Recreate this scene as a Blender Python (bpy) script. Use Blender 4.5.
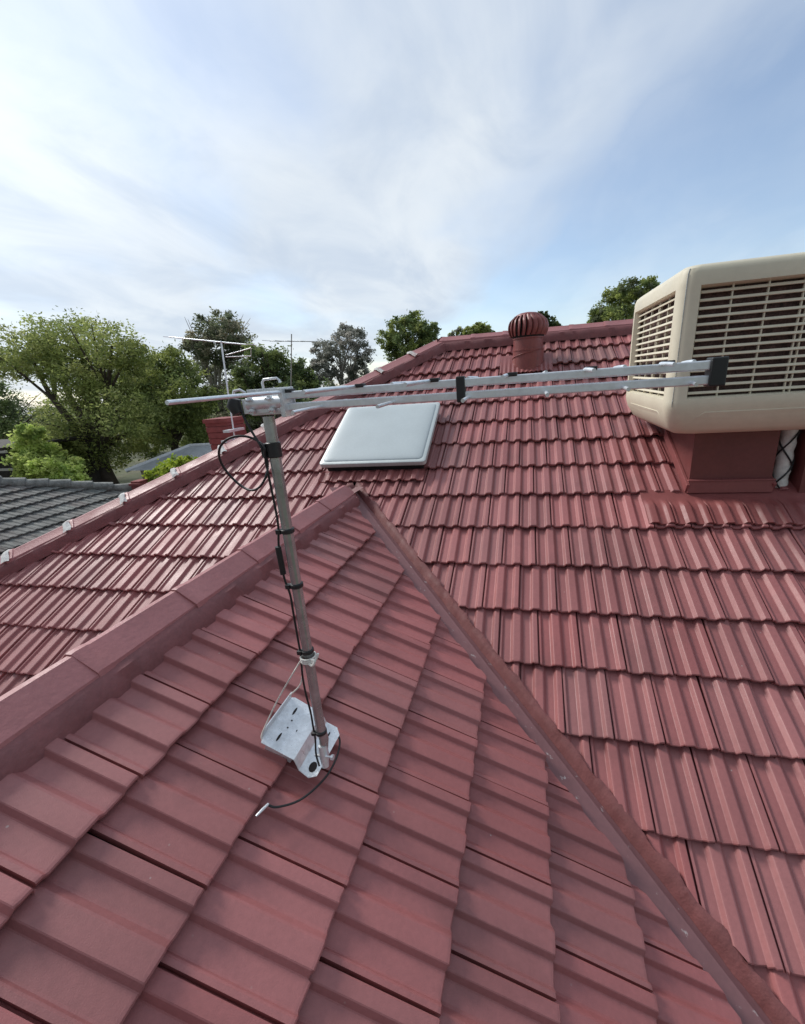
import bpy, bmesh, math, random
from mathutils import Vector, Matrix, noise as mnoise
for o in list(bpy.data.objects): bpy.data.objects.remove(o)
SC = bpy.context.scene
COL = SC.collection
R = math.radians
random.seed(7)
H = 5.0                      # eye height above the garden; everything below is built round the eye point, then lifted by H

# ------------------------------------------------------------------ camera
FPX, CX, CY, PW, PH = 401.65, 440.55, 514.24, 805, 1024
YAW, PIT, ROLL = -0.22618, 0.32570, 0.07463
_fw = Vector((math.sin(YAW)*math.cos(PIT), math.cos(YAW)*math.cos(PIT), -math.sin(PIT)))
_rt = Vector((math.cos(YAW), -math.sin(YAW), 0)); _dn = _fw.cross(_rt)
_r2 = math.cos(ROLL)*_rt + math.sin(ROLL)*_dn
_d2 = -math.sin(ROLL)*_rt + math.cos(ROLL)*_dn
cd = bpy.data.cameras.new('camera'); cam = bpy.data.objects.new('camera', cd); COL.objects.link(cam)
cd.sensor_fit = 'HORIZONTAL'; cd.sensor_width = 36; cd.lens = FPX/PW*36
cd.shift_x = -(CX-PW/2)/PW; cd.shift_y = (CY-PH/2)/PW
cd.clip_start = .02; cd.clip_end = 3000
m3 = Matrix((_r2, -_d2, -_fw)).transposed()
cam.matrix_world = Matrix.Translation((0, 0, H)) @ m3.to_4x4()
SC.camera = cam

def at(px, py, Y):
    """world point (eye at 0,0,0) seen at a pixel, at distance Y north of the eye"""
    v = _r2*((px-CX)/FPX) + _d2*((py-CY)/FPX) + _fw
    return v*(Y/v.y)

# ------------------------------------------------------------------ light
SUN = Vector((-.70, .27, .66)).normalized()
SC.view_settings.view_transform = 'Standard'
try: SC.view_settings.look = 'None'
except Exception: pass
SC.view_settings.exposure = 0.53; SC.view_settings.gamma = 1.0; SC.view_settings.use_curve_mapping = False
SC.render.engine = 'CYCLES'
sd = bpy.data.lights.new('sun', 'SUN'); sd.energy = 1.9; sd.angle = R(15); sd.color = (1, .965, .91)
so = bpy.data.objects.new('sun', sd); COL.objects.link(so)
so.rotation_euler = SUN.to_track_quat('Z', 'Y').to_euler()

W = bpy.data.worlds.new('World'); SC.world = W; W.use_nodes = True
nt = W.node_tree; N = nt.nodes; L = nt.links; N.clear()
def nd(t, **k):
    n = N.new(t)
    for a, b in k.items(): setattr(n, a, b)
    return n
def mth(op, a, b=None, c=None, clamp=False):
    n = nd('ShaderNodeMath', operation=op, use_clamp=clamp)
    for i, v in enumerate((a, b, c)):
        if v is None: continue
        if isinstance(v, (int, float)): n.inputs[i].default_value = v
        else: L.new(v, n.inputs[i])
    return n.outputs[0]
def smooth(x, a, b):
    n = nd('ShaderNodeMapRange', interpolation_type='SMOOTHSTEP')
    L.new(x, n.inputs[0]); n.inputs[1].default_value = a; n.inputs[2].default_value = b
    return n.outputs[0]
out = nd('ShaderNodeOutputWorld'); bg = nd('ShaderNodeBackground'); bgc = nd('ShaderNodeBackground'); mx = nd('ShaderNodeMixShader')
sky = nd('ShaderNodeTexSky', sky_type='NISHITA'); sky.sun_disc = False
sky.sun_elevation = math.asin(SUN.z); sky.sun_rotation = math.atan2(SUN.x, SUN.y)
sky.air_density = 1.0; sky.dust_density = 0.6; sky.ozone_density = 1.3
L.new(sky.outputs[0], bg.inputs[0]); bg.inputs[1].default_value = .115
tc = nd('ShaderNodeTexCoord'); sx = nd('ShaderNodeSeparateXYZ'); L.new(tc.outputs['Generated'], sx.inputs[0])
dx, dy, dz = sx.outputs
zz = mth('ADD', mth('MAXIMUM', dz, 0.0), .16)
cb = nd('ShaderNodeCombineXYZ'); L.new(mth('DIVIDE', dx, zz), cb.inputs[0]); L.new(mth('DIVIDE', dy, zz), cb.inputs[1])
def cloudnoise(scale, rot, sc, off, detail, rough, dist):
    mp = nd('ShaderNodeMapping'); mp.inputs['Rotation'].default_value = (0, 0, R(rot)); mp.inputs['Scale'].default_value = sc; mp.inputs['Location'].default_value = off
    L.new(cb.outputs[0], mp.inputs[0])
    nz = nd('ShaderNodeTexNoise'); nz.inputs['Scale'].default_value = scale; nz.inputs['Detail'].default_value = detail
    nz.inputs['Roughness'].default_value = rough; nz.inputs['Distortion'].default_value = dist
    L.new(mp.outputs[0], nz.inputs[0]); return nz.outputs[0]
n1 = cloudnoise(.55, 20, (1, .55, 1), (3.1, 1.7, 0), 6, .52, .35)
n2 = cloudnoise(2.2, 28, (1, .6, 1), (0.4, 5.2, 0), 8, .58, .6)
n3 = cloudnoise(.9, 35, (1, .8, 1), (7.7, 2.3, 0), 5, .5, .2)
qs = nd('ShaderNodeSeparateXYZ'); L.new(cb.outputs[0], qs.inputs[0])
# a veil of high cloud covers the west; its ragged edge runs from the north horizon up to the east
edge = mth('ADD', mth('MULTIPLY', qs.outputs[0], .84), mth('MULTIPLY', qs.outputs[1], .60))
edge = mth('SUBTRACT', edge, 1.37)
t_ = mth('ADD', edge, mth('ADD', mth('MULTIPLY', mth('SUBTRACT', n1, .5), 1.9), mth('MULTIPLY', mth('SUBTRACT', n2, .5), .75)))
dens = mth('SUBTRACT', .94, mth('MULTIPLY', smooth(t_, -.50, .45), .94))
hole = mth('SUBTRACT', 1.0, mth('MULTIPLY', smooth(n3, .46, .74), .55))
dens = mth('MULTIPLY', dens, hole)
thin = mth('ADD', .20, mth('MULTIPLY', smooth(n3, .30, .72), .30))
hz = mth('MULTIPLY', smooth(dz, .22, .0), .40)
fac = mth('MINIMUM', mth('MAXIMUM', mth('MAXIMUM', dens, thin), hz), .97)
# clouds near the hidden sun are brighter, unseen ones in the south are dimmed to darken the tile risers
vd = nd('ShaderNodeVectorMath', operation='DOT_PRODUCT'); L.new(tc.outputs['Generated'], vd.inputs[0]); vd.inputs[1].default_value = SUN
glow = mth('ADD', mth('MULTIPLY', smooth(vd.outputs['Value'], .75, 1.0), .30), 1.0)
south = mth('SUBTRACT', 1.0, mth('MULTIPLY', smooth(dy, .15, -.7), .55))
cr = nd('ShaderNodeMix', data_type='RGBA')
L.new(smooth(n2, .3, .7), cr.inputs['Factor']); cr.inputs['A'].default_value = (.43, .49, .57, 1); cr.inputs['B'].default_value = (.57, .612, .65, 1)
L.new(cr.outputs['Result'], bgc.inputs[0]); L.new(mth('MULTIPLY', glow, south), bgc.inputs[1])
L.new(fac, mx.inputs[0]); L.new(bg.outputs[0], mx.inputs[1]); L.new(bgc.outputs[0], mx.inputs[2]); L.new(mx.outputs[0], out.inputs[0])

# ------------------------------------------------------------------ materials
def mat(name, col, rough=.5, metal=0., var=.12, nscale=6., fine=60., bump=.0, bscale=80., tint=False, spec=None, specks=0., rvar=.1, stain=None, trans=0., sheen_grain=0.):
    m = bpy.data.materials.new(name); m.use_nodes = True
    t = m.node_tree; n = t.nodes; l = t.links
    b = n['Principled BSDF']
    b.inputs['Metallic'].default_value = metal
    if spec is not None: b.inputs['Specular IOR Level'].default_value = spec
    g = n.new('ShaderNodeNewGeometry')
    def noise(s, d=4, r=.55):
        z = n.new('ShaderNodeTexNoise'); z.inputs['Scale'].default_value = s; z.inputs['Detail'].default_value = d; z.inputs['Roughness'].default_value = r
        l.new(g.outputs['Position'], z.inputs[0]); return z.outputs[0]
    def mr(x, a, bb, c, d):
        z = n.new('ShaderNodeMapRange'); l.new(x, z.inputs[0])
        for i, v in enumerate((a, bb, c, d)): z.inputs[i+1].default_value = v
        return z.outputs[0]
    def mul(x, y):
        z = n.new('ShaderNodeMath'); z.operation = 'MULTIPLY'; l.new(x, z.inputs[0]); l.new(y, z.inputs[1]); return z.outputs[0]
    f = mul(mr(noise(nscale), .3, .7, 1-var, 1+var), mr(noise(fine, 3), .3, .7, 1-var*.6, 1+var*.6))
    rgb = n.new('ShaderNodeRGB'); rgb.outputs[0].default_value = (*col, 1)
    v = n.new('ShaderNodeVectorMath'); v.operation = 'SCALE'; l.new(rgb.outputs[0], v.inputs[0]); l.new(f, v.inputs['Scale'])
    c = v.outputs[0]
    if tint:
        a = n.new('ShaderNodeAttribute'); a.attribute_name = 'tint'
        w = n.new('ShaderNodeVectorMath'); w.operation = 'MULTIPLY'; l.new(c, w.inputs[0]); l.new(a.outputs['Color'], w.inputs[1]); c = w.outputs[0]
    if stain:
        scol, ss, lo, hi, amt = stain
        mxn = n.new('ShaderNodeMix'); mxn.data_type = 'RGBA'
        l.new(mr(noise(ss, 6, .65), lo, hi, 0, amt), mxn.inputs['Factor']); l.new(c, mxn.inputs['A']); mxn.inputs['B'].default_value = (*scol, 1); c = mxn.outputs['Result']
    if specks:
        vo = n.new('ShaderNodeTexVoronoi'); vo.inputs['Scale'].default_value = 16; l.new(g.outputs['Position'], vo.inputs[0])
        s = mr(vo.outputs['Distance'], .035, .06, 1, 0)
        s2 = mul(s, mr(noise(5), .52, .62, 0, specks))
        mxn = n.new('ShaderNodeMix'); mxn.data_type = 'RGBA'; l.new(s2, mxn.inputs['Factor']); l.new(c, mxn.inputs['A']); mxn.inputs['B'].default_value = (.45, .38, .36, 1); c = mxn.outputs['Result']
    l.new(c, b.inputs['Base Color'])
    l.new(mr(noise(nscale*1.7), .3, .7, max(0, rough-rvar), min(1, rough+rvar)), b.inputs['Roughness'])
    if bump:
        bp = n.new('ShaderNodeBump'); bp.inputs['Strength'].default_value = bump; bp.inputs['Distance'].default_value = .004
        l.new(noise(bscale, 5, .6), bp.inputs['Height']); l.new(bp.outputs[0], b.inputs['Normal'])
    return m
RED = (.315, .112, .111)
M = {}
M['tile'] = mat('painted_roof_tile', RED, .47, var=.10, nscale=2.2, fine=70, bump=.24, bscale=300, tint=True, specks=.8, rvar=.08, stain=((.17, .065, .062), 3.5, .54, .76, .5))
M['cap'] = mat('painted_ridge_cap', (.365, .142, .143), .5, var=.10, nscale=4, fine=50, bump=.5, bscale=60, specks=.3, stain=((.40, .20, .20), 5, .6, .8, .4))
M['mortar'] = mat('painted_mortar', (.19, .062, .060), .65, var=.12, nscale=10, fine=90, bump=.5, bscale=120)
M['pale_mortar'] = mat('bare_mortar', (.62, .62, .60), .85, var=.2, nscale=20, fine=90, bump=1., bscale=120, stain=((.35, .16, .16), 12, .52, .66, .8))
M['gutter'] = mat('painted_valley_metal', (.205, .092, .096), .55, var=.10, nscale=3, fine=40, bump=.2, bscale=60, stain=((.5, .45, .44), 22, .63, .70, .75))
M['under'] = mat('dark_underlay_and_shade', (.02, .015, .015), .9)
M['flash'] = mat('painted_flashing', (.27, .085, .082), .5, var=.08, nscale=5, fine=40, bump=.15, bscale=40)
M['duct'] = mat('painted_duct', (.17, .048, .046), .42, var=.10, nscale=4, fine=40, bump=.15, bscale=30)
M['wall'] = mat('rendered_wall', (.45, .38, .30), .85, var=.1, bump=.4)
M['white_trim'] = mat('trim_paint', (.20, .07, .07), .5)
M['beige'] = mat('beige_cabinet_plastic', (.70, .645, .50), .5, var=.05, nscale=3, fine=25, bump=.12, bscale=150, stain=((.42, .36, .27), 4, .6, .8, .25))
M['pad'] = mat('cooler_pad', (.085, .048, .042), .9, var=.5, nscale=30, fine=120, bump=1., bscale=60)
M['galv'] = mat('galvanised_steel', (.72, .75, .77), .36, metal=.5, var=.14, nscale=28, fine=90, bump=.1, rvar=.12)
M['alu'] = mat('aluminium_tube', (.80, .84, .87), .38, metal=.65, var=.08, nscale=20, fine=80, rvar=.08)
M['mast'] = mat('weathered_steel_tube', (.42, .43, .425), .24, metal=.65, var=.16, nscale=14, fine=60, rvar=.12)
M['black'] = mat('black_plastic', (.016, .017, .018), .5, var=.2)
M['cord'] = mat('white_nylon_cord', (.70, .69, .64), .8, var=.12, nscale=60)
M['dome'] = mat('opal_acrylic', (.47, .53, .55), .48, var=.05, nscale=3, rvar=.05, spec=.3)
M['frame'] = mat('pale_skylight_frame', (.55, .60, .60), .45, metal=.2, var=.08)
M['vent'] = mat('painted_vent_metal', (.24, .066, .060), .42, var=.12, nscale=9, fine=60, rvar=.1, stain=((.10, .05, .05), 14, .55, .75, .5))
M['grey_tile'] = mat('grey_concrete_tile', (.15, .148, .138), .85, var=.3, nscale=3, fine=30, bump=.6, tint=True, stain=((.30, .31, .29), 5, .5, .72, .6))
M['grey_cap'] = mat('lichen_grey_cap', (.22, .225, .21), .9, var=.35, nscale=9, fine=40, bump=.8)
M['brick'] = mat('red_chimney_brick', (.25, .07, .065), .85, var=.15, nscale=10, fine=50, bump=.5)
M['bark'] = mat('tree_bark', (.085, .065, .05), .9, var=.3, nscale=3, fine=20, bump=.8, bscale=30)
M['pale_bark'] = mat('pale_gum_bark', (.34, .31, .27), .85, var=.25, nscale=3, fine=20)
M['car'] = mat('white_car_paint', (.75, .76, .77), .3, var=.03)
M['glass'] = mat('dark_car_glass', (.02, .025, .03), .12, var=.05)
M['timber'] = mat('dark_shed_timber', (.028, .022, .018), .85, var=.3)
M['pale_beam'] = mat('pale_painted_beam', (.42, .40, .36), .7)
M['foil'] = mat('pale_foil_sleeve', (.66, .66, .62), .5, var=.12, nscale=20, bump=.6, bscale=50)
M['ground'] = mat('dry_lawn', (.075, .085, .035), .95, var=.4, nscale=.6, fine=8, stain=((.16, .13, .08), .4, .5, .65, .7))
def leafmat(name):
    m = bpy.data.materials.new(name); m.use_nodes = True; n = m.node_tree.nodes; l = m.node_tree.links
    b = n['Principled BSDF']; b.inputs['Roughness'].default_value = .6; b.inputs['Specular IOR Level'].default_value = .25
    a = n.new('ShaderNodeAttribute'); a.attribute_name = 'tint'; l.new(a.outputs['Color'], b.inputs['Base Color'])
    tr = n.new('ShaderNodeBsdfTranslucent'); l.new(a.outputs['Color'], tr.inputs[0])
    ms = n.new('ShaderNodeMixShader'); ms.inputs[0].default_value = .5
    l.new(b.outputs[0], ms.inputs[1]); l.new(tr.outputs[0], ms.inputs[2]); l.new(ms.outputs[0], n['Material Output'].inputs[0])
    return m
M['leaf'] = leafmat('leaf')

# ------------------------------------------------------------------ mesh helpers
ROOTBASE = {}
def root(name, label, cat, base, group=None):
    e = bpy.data.objects.new(name, None); COL.objects.link(e); e.empty_display_size = .2
    b = Vector(base); e.location = b + Vector((0, 0, H)); ROOTBASE[e] = b
    e['label'] = label; e['category'] = cat
    if group: e['group'] = group
    return e
class MB:
    def __init__(s): s.v = []; s.f = []; s.c = []
    def add(s, vs, fs, col=None):
        o = len(s.v); s.v += [Vector(p) for p in vs]; s.f += [tuple(i+o for i in f) for f in fs]
        s.c += [col or (1, 1, 1)]*len(fs)
    def quad(s, a, b, c, d): s.add([a, b, c, d], [(0, 1, 2, 3)])
    def box(s, c, size, ax=None):
        c = Vector(c); x, y, z = ax or (Vector((1, 0, 0)), Vector((0, 1, 0)), Vector((0, 0, 1)))
        hx, hy, hz = [k/2 for k in size]
        vs = [c + x*(sx_*hx) + y*(sy*hy) + z*(sz*hz) for sz in (-1, 1) for sy in (-1, 1) for sx_ in (-1, 1)]
        s.add(vs, [(0, 2, 3, 1), (4, 5, 7, 6), (0, 1, 5, 4), (2, 6, 7, 3), (0, 4, 6, 2), (1, 3, 7, 5)])
    def tube(s, pts, r, seg=10, caps=True):
        pts = [Vector(p) for p in pts]; n = len(pts)
        rr = r if isinstance(r, (list, tuple)) else [r]*n
        t0 = (pts[1]-pts[0]).normalized(); up = Vector((0, 0, 1)) if abs(t0.z) < .9 else Vector((1, 0, 0))
        a = t0.cross(up).normalized(); vs = []
        for i, p in enumerate(pts):
            t = (pts[min(i+1, n-1)]-pts[max(i-1, 0)]).normalized()
            a = (a - t*a.dot(t)).normalized(); b = t.cross(a)
            for k in range(seg):
                th = 2*math.pi*k/seg; vs.append(p + (a*math.cos(th)+b*math.sin(th))*rr[i])
        fs = [(i*seg+k, i*seg+(k+1) % seg, (i+1)*seg+(k+1) % seg, (i+1)*seg+k) for i in range(n-1) for k in range(seg)]
        if caps: fs += [tuple(range(seg-1, -1, -1)), tuple((n-1)*seg+k for k in range(seg))]
        s.add(vs, fs)
    def lathe(s, c, prof, seg=32, cap=True, ax=None):
        c = Vector(c); x, y, z = ax or (Vector((1, 0, 0)), Vector((0, 1, 0)), Vector((0, 0, 1)))
        vs = [c + x*(r*math.cos(2*math.pi*k/seg)) + y*(r*math.sin(2*math.pi*k/seg)) + z*h for r, h in prof for k in range(seg)]
        n = len(prof)
        fs = [(i*seg+k, i*seg+(k+1) % seg, (i+1)*seg+(k+1) % seg, (i+1)*seg+k) for i in range(n-1) for k in range(seg)]
        if cap: fs += [tuple(range(seg-1, -1, -1)), tuple((n-1)*seg+k for k in range(seg))]
        s.add(vs, fs)
    def prism(s, poly, d):
        """closed polygon (3-D points) extruded by d"""
        d = Vector(d); n = len(poly); vs = [Vector(p) for p in poly] + [Vector(p)+d for p in poly]
        s.add(vs, [tuple(range(n-1, -1, -1)), tuple(range(n, 2*n))] + [(i, (i+1) % n, n+(i+1) % n, n+i) for i in range(n)])
    def grid(s, rows):
        m_, n_ = len(rows), len(rows[0])
        s.add([p for r in rows for p in r], [(i*n_+j, i*n_+j+1, (i+1)*n_+j+1, (i+1)*n_+j) for i in range(m_-1) for j in range(n_-1)])
    def build(s, name, mt, parent=None, smooth=None, bevel=0, clips=None, tint=False, label=None, sub=0):
        me = bpy.data.meshes.new(name)
        rt = parent
        while rt is not None and rt.parent is not None: rt = rt.parent
        base = ROOTBASE.get(rt, Vector((0, 0, -H))) if rt else s.base
        me.from_pydata([tuple(p-base) for p in s.v], [], s.f)
        if tint:
            a = me.attributes.new('tint', 'FLOAT_COLOR', 'FACE')
            a.data.foreach_set('color', [k for c in s.c for k in (*c, 1)])
        bm = bmesh.new(); bm.from_mesh(me)
        if clips:
            for co, no in clips:
                g = bm.verts[:]+bm.edges[:]+bm.faces[:]
                bmesh.ops.bisect_plane(bm, geom=g, dist=1e-6, plane_co=Vector(co)-base, plane_no=Vector(no), clear_outer=True)
        if not tint: bmesh.ops.recalc_face_normals(bm, faces=bm.faces[:])
        if smooth is not None:
            for f in bm.faces: f.smooth = True
            for e in bm.edges:
                if len(e.link_faces) == 2 and e.calc_face_angle(0) > R(smooth): e.smooth = False
        bm.to_mesh(me); bm.free()
        o = bpy.data.objects.new(name, me); COL.objects.link(o)
        me.materials.append(M[mt] if isinstance(mt, str) else mt)
        if parent: o.parent = parent
        else: o.location = base + Vector((0, 0, H))
        if bevel:
            b = o.modifiers.new('bevel', 'BEVEL'); b.width = bevel; b.segments = 2; b.limit_method = 'ANGLE'; b.angle_limit = R(40)
        if label: o['label'] = label
        return o
    base = Vector((0, 0, -H))
def single(mb, name, mt, base, label, cat, group=None, kind=None, **k):
    mb.base = Vector(base); o = mb.build(name, mt, **k)
    if kind: o['kind'] = kind
    else: o['label'] = label; o['category'] = cat
    if group: o['group'] = group
    return o
def arc(c, r, a0, a1, n, ax, ay):
    c = Vector(c); return [c + Vector(ax)*(r*math.cos(a0+(a1-a0)*i/n)) + Vector(ay)*(r*math.sin(a0+(a1-a0)*i/n)) for i in range(n+1)]

# ------------------------------------------------------------------ roof planes (eye at 0,0,0)
TP = .54147; PA = math.atan(TP); CP, SP = math.cos(PA), math.sin(PA)
ZM, ZN = -2.5367, -1.6235
def zM(y): return ZM + TP*y
def zN(x): return ZN - TP*x
XR = -1.48; ZR = zN(XR)                       # wing ridge
YR, XH, ZH = 5.425, -1.074, .401              # main ridge, hip head
TS = .493; SA = math.atan(TS)                 # side slope
EAVE = -2.37
nM = Vector((0, -SP, CP)); uM = Vector((0, CP, SP)); X = Vector((1, 0, 0)); Y = Vector((0, 1, 0)); Z = Vector((0, 0, 1))
nN = Vector((SP, 0, CP)); dN = Vector((CP, 0, -SP))
G = .335
PROF = [(0, .0105), (.042, .0110), (.060, .0085), (.082, .0005), (.10, -.001), (.285, -.001), (.295, .001), (.325, .0160), (.335, .0180), (.37, .0185), (.52, .0185), (.545, .0160), (.605, .0015), (.635, -.001), (.785, -.001), (.795, .001), (.825, .0160), (.835, .0180), (.875, .0185), (.948, .0183), (.962, .0165), (.972, -.012), (1.0, -.014)]
PROFM = [(0, .0105), (.042, .0110), (.060, .0085), (.082, .0005), (.10, -.001), (.262, -.001), (.276, .001), (.330, .0155), (.345, .0182), (.37, .0188), (.51, .0188), (.535, .016), (.585, .0012), (.61, -.001), (.762, -.001), (.776, .001), (.830, .0155), (.845, .0182), (.87, .0188), (.948, .0186), (.962, .0165), (.972, -.012), (1.0, -.014)]
PLOW = [(0, .010), (.05, .010), (.09, 0), (.27, 0), (.345, .017), (.53, .0175), (.60, 0), (.77, 0), (.85, .017), (.955, .0175), (.972, -.012), (1.0, -.014)]
def tiles(mb, org, across, up, nor, width, rows, a0, a1, phase, lo=False, tintf=None, jit=1., keep=None, rng=None, offs=.012, thick=.021, tilt=.029):
    """rows: list of (lip distance along 'up' from org, row number). One concrete tile after another, lapped and jittered."""
    rng = rng or random.Random(3)
    prof = PLOW if lo else (PROFM if width < .25 else PROF)
    st = [0, .004, .012, .5*G, G+.035] if not lo else [0, .006, G+.03]
    for s0, k in rows:
        ph = phase(k); i0 = math.floor((a0-ph)/width)-1; i1 = math.ceil((a1-ph)/width)+1
        for i in range(i0, i1):
            a = ph + i*width
            if a > a1 or a+width < a0: continue
            if keep and not keep(a+width*.5, s0+G*.5): continue
            dn = rng.gauss(0, .0012)*jit; ds = rng.gauss(0, .0022)*jit; tl = rng.gauss(0, .006)*jit; sk = rng.gauss(0, .004)*jit; rl = rng.gauss(0, .005)*jit
            t = 1 + rng.gauss(0, .075); wr = rng.gauss(0, .035)
            col = (t*(1+wr*.4), t*(1-wr), t*(1-wr))
            if tintf:
                q = tintf(a+width*.5, s0)
                if q: col = tuple(c*r for c, r in zip(col, q))
            vs = []; npf = len(prof)
            def P(u, s, h): return org + across*(a + u*width + sk*s) + up*(s0+ds+s) + nor*(h)
            lipj = [rng.gauss(0, .0011)*jit for _ in prof]
            chip = rng.random() < .05*jit; ci = rng.randrange(1, npf-1)
            for j, (u, h) in enumerate(prof):
                hb = h - offs + dn + rl*(u-.5)*width
                lj = lipj[j] + (.009*rng.random() if chip and abs(j-ci) < 2 else 0)
                vs.append(P(u, .003+lj*.5, hb-thick))                 # lip underside
                for q, s in enumerate(st):
                    d = -tilt*s/G + tl*s
                    if q == 0: vs.append(P(u, s+lj, hb-(.005 if not lo else .004)))
                    elif q == 1: vs.append(P(u, s+lj, hb-.0012))
                    else: vs.append(P(u, s, hb+d))
            m_ = len(st)+1
            fs = [(j*m_+q, (j+1)*m_+q, (j+1)*m_+q+1, j*m_+q+1) for j in range(npf-1) for q in range(m_-1)]
            # right side wall
            b = len(vs); e = (npf-1)*m_
            for q in range(1, m_): vs.append(vs[e+q] - nor*.010 + across*.001)
            fs += [(e+q, b+q-1, b+q, e+q+1) for q in range(1, m_-1)]
            b2 = len(vs)
            for q in range(1, m_): vs.append(vs[q] - nor*.026)
            fs += [(q, q+1, b2+q, b2+q-1) for q in range(1, m_-1)]
            mb.add(vs, fs, col)

# ------------------------------------------------------------------ the ground
g = MB(); g.quad((-400, -400, -H), (400, -400, -H), (400, 600, -H), (-400, 600, -H))
single(g, 'ground', 'ground', (0, 0, -H), '', '', kind='structure')

# ------------------------------------------------------------------ our house
house = root('house', 'red painted tiled hip roof house filling the foreground, with ridge caps and valleys', 'house', (0, 3, -H))
yA = (ZR-ZM)/TP; yE = (EAVE-ZM)/TP; xE = (ZN-EAVE)/TP                      # valley head, eaves
XVL = 2*XR - xE
vr = Vector((xE-XR, yE-yA, EAVE-ZR)).normalized()                          # right valley, falling
vl = Vector((XVL-XR, yE-yA, EAVE-ZR)).normalized()
VOFF = .036; VOFN = .125
hipd = Vector((-4.437-XH, 2.364-YR, -1.257-ZH)).normalized()
hh = Vector((hipd.x, hipd.y, 0)).normalized(); hn = Vector((hh.y, -hh.x, 0))   # horizontal normal of the hip
if hn.x > 0: hn = -hn                                                      # points to the side slope
# main slope
O_M = Vector((0, 0, ZM))
sM = lambda y: y/CP
rowsM = [(sM(1.286)+k*G, k) for k in range(-3, 14)]
phM = lambda k: .745-.004*k if k % 2 == 0 else .859-.004*k
def tintM(a, s):
    y = s*CP
    if -.05 < a < 1.0 and 4.68 < y < 4.9: return (.78, .92, .88)           # weathered tiles beside the vent
    if -.95 < a < -.6 and 3.3 < y < 4.3: return (.80, .92, .92)
    return None
tl_ = MB(); tiles(tl_, O_M, X, uM, nM, .224, rowsM, -6.9, XR+.1, phM, tintf=tintM, jit=1.5, keep=lambda a, s: a <= XR, rng=random.Random(11))
vnL = Vector((vl.y, -vl.x, 0)).normalized()
if vnL.x < 0: vnL = -vnL
clipHip = (Vector((XH, YR, ZH)) - hn*.03, hn)
clipRidge = ((0, YR-.02, 0), Y)
clipVL = (Vector((XR, yA, 0)) - vnL*VOFF, vnL)
tl_.build('roof_slope', 'tile', house, tint=True, clips=[clipHip, clipRidge, clipVL])
tr_ = MB(); tiles(tr_, O_M, X, uM, nM, .224, rowsM, XR-.1, 5.2, phM, tintf=tintM, jit=1.6, keep=lambda a, s: a > XR, rng=random.Random(12))
vnR = Vector((vr.y, -vr.x, 0)).normalized()
if vnR.x > 0: vnR = -vnR
clipVR = (Vector((XR, yA, 0)) - vnR*VOFF, vnR)
tr_.build('roof_slope', 'tile', house, tint=True, clips=[clipHip, clipRidge, clipVR])
# wing, right slope (the one we stand on)
O_N = Vector((0, 0, ZN)); tN0 = -1.097/CP
rowsN = [(-(tN0 + k*G), k) for k in range(-1, 9)]
phN = lambda k: (.792 if k % 2 else .659)
nr_ = MB(); tiles(nr_, O_N, Y, -dN, nN, .272, rowsN, -3.2, 3.3, phN, rng=random.Random(13), thick=.023, tilt=.033, jit=.9)
nr_.build('roof_slope', 'tile', house, tint=True, clips=[(Vector((XR, yA, 0)) + vnR*VOFN, -vnR), ((XR+.03, 0, 0), -X), ((0, -3, 0), -Y)])
# wing, left slope
O_L = Vector((0, 0, ZR - TP*XR)) ; upL = Vector((CP, 0, SP)); nL = Vector((-SP, 0, CP))
O_L = Vector((0, 0, ZR-TP*XR))
nl_ = MB(); tiles(nl_, O_L, -Y, upL, nL, .272, [((XR-.06)/CP - k*G, k) for k in range(1, 10)], -3.3, 3.1, phN, lo=True, rng=random.Random(14))
nl_.build('roof_slope', 'tile', house, tint=True, clips=[(Vector((XR, yA, 0)) + vnL*VOFN, -vnL), ((XR-.03, 0, 0), X), ((0, -3, 0), -Y)])
# side slope beyond the hip, and the rear slope
CS, SS = math.cos(SA), math.sin(SA); nS = Vector((-SS, 0, CS)); upS = Vector((CS, 0, SS))
O_S = Vector((0, 0, ZH-TS*XH))
sd_ = MB(); tiles(sd_, O_S, -Y, upS, nS, .224, [(XH/CS-.02-k*G, k) for k in range(1, 19)], -10.6, -.2, phM, lo=True, rng=random.Random(15))
hip2 = Vector((hipd.x, -hipd.y, hipd.z)); hn2 = Vector((hn.x, -hn.y, 0))
sd_.build('roof_slope', 'tile', house, tint=True, clips=[(Vector((XH, YR, 0)) + hn*.03, -hn), (Vector((XH, YR, 0)) + hn2*.03, -hn2)])
bk = MB(); zb = EAVE; yb = YR + (ZH-EAVE)/TP; xb = XH - (ZH-EAVE)/TS
bk.add([(XH, YR+.02, ZH), (5.2, YR+.02, ZH), (5.2, yb, zb), (xb, yb, zb)], [(0, 1, 2, 3)])
bk.build('roof_slope', 'tile', house, tint=True)
# dark underlay below the laps
ul = MB(); dz_ = Vector((0, 0, -.075))
def UQ(*ps): ul.add([Vector(p)+dz_ for p in ps], [tuple(range(len(ps)))])
UQ((XR, yA, ZR), (xE, yE, EAVE), (5.2, yE, EAVE), (5.2, YR, ZH), (XH, YR, ZH))
UQ((XR, yA, ZR), (XH, YR, ZH), (-6.7, yE, EAVE), (XVL, yE, EAVE))
UQ((XR, yA, ZR), (XR, -3, ZR), (xE, -3, EAVE), (xE, yE, EAVE))
UQ((XR, yA, ZR), (XVL, yE, EAVE), (XVL, -3, EAVE), (XR, -3, ZR))
UQ((XH, YR, ZH), (xb, yE, EAVE), (xb, yb, EAVE))
ul.build('underlay', 'under', house)
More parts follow.
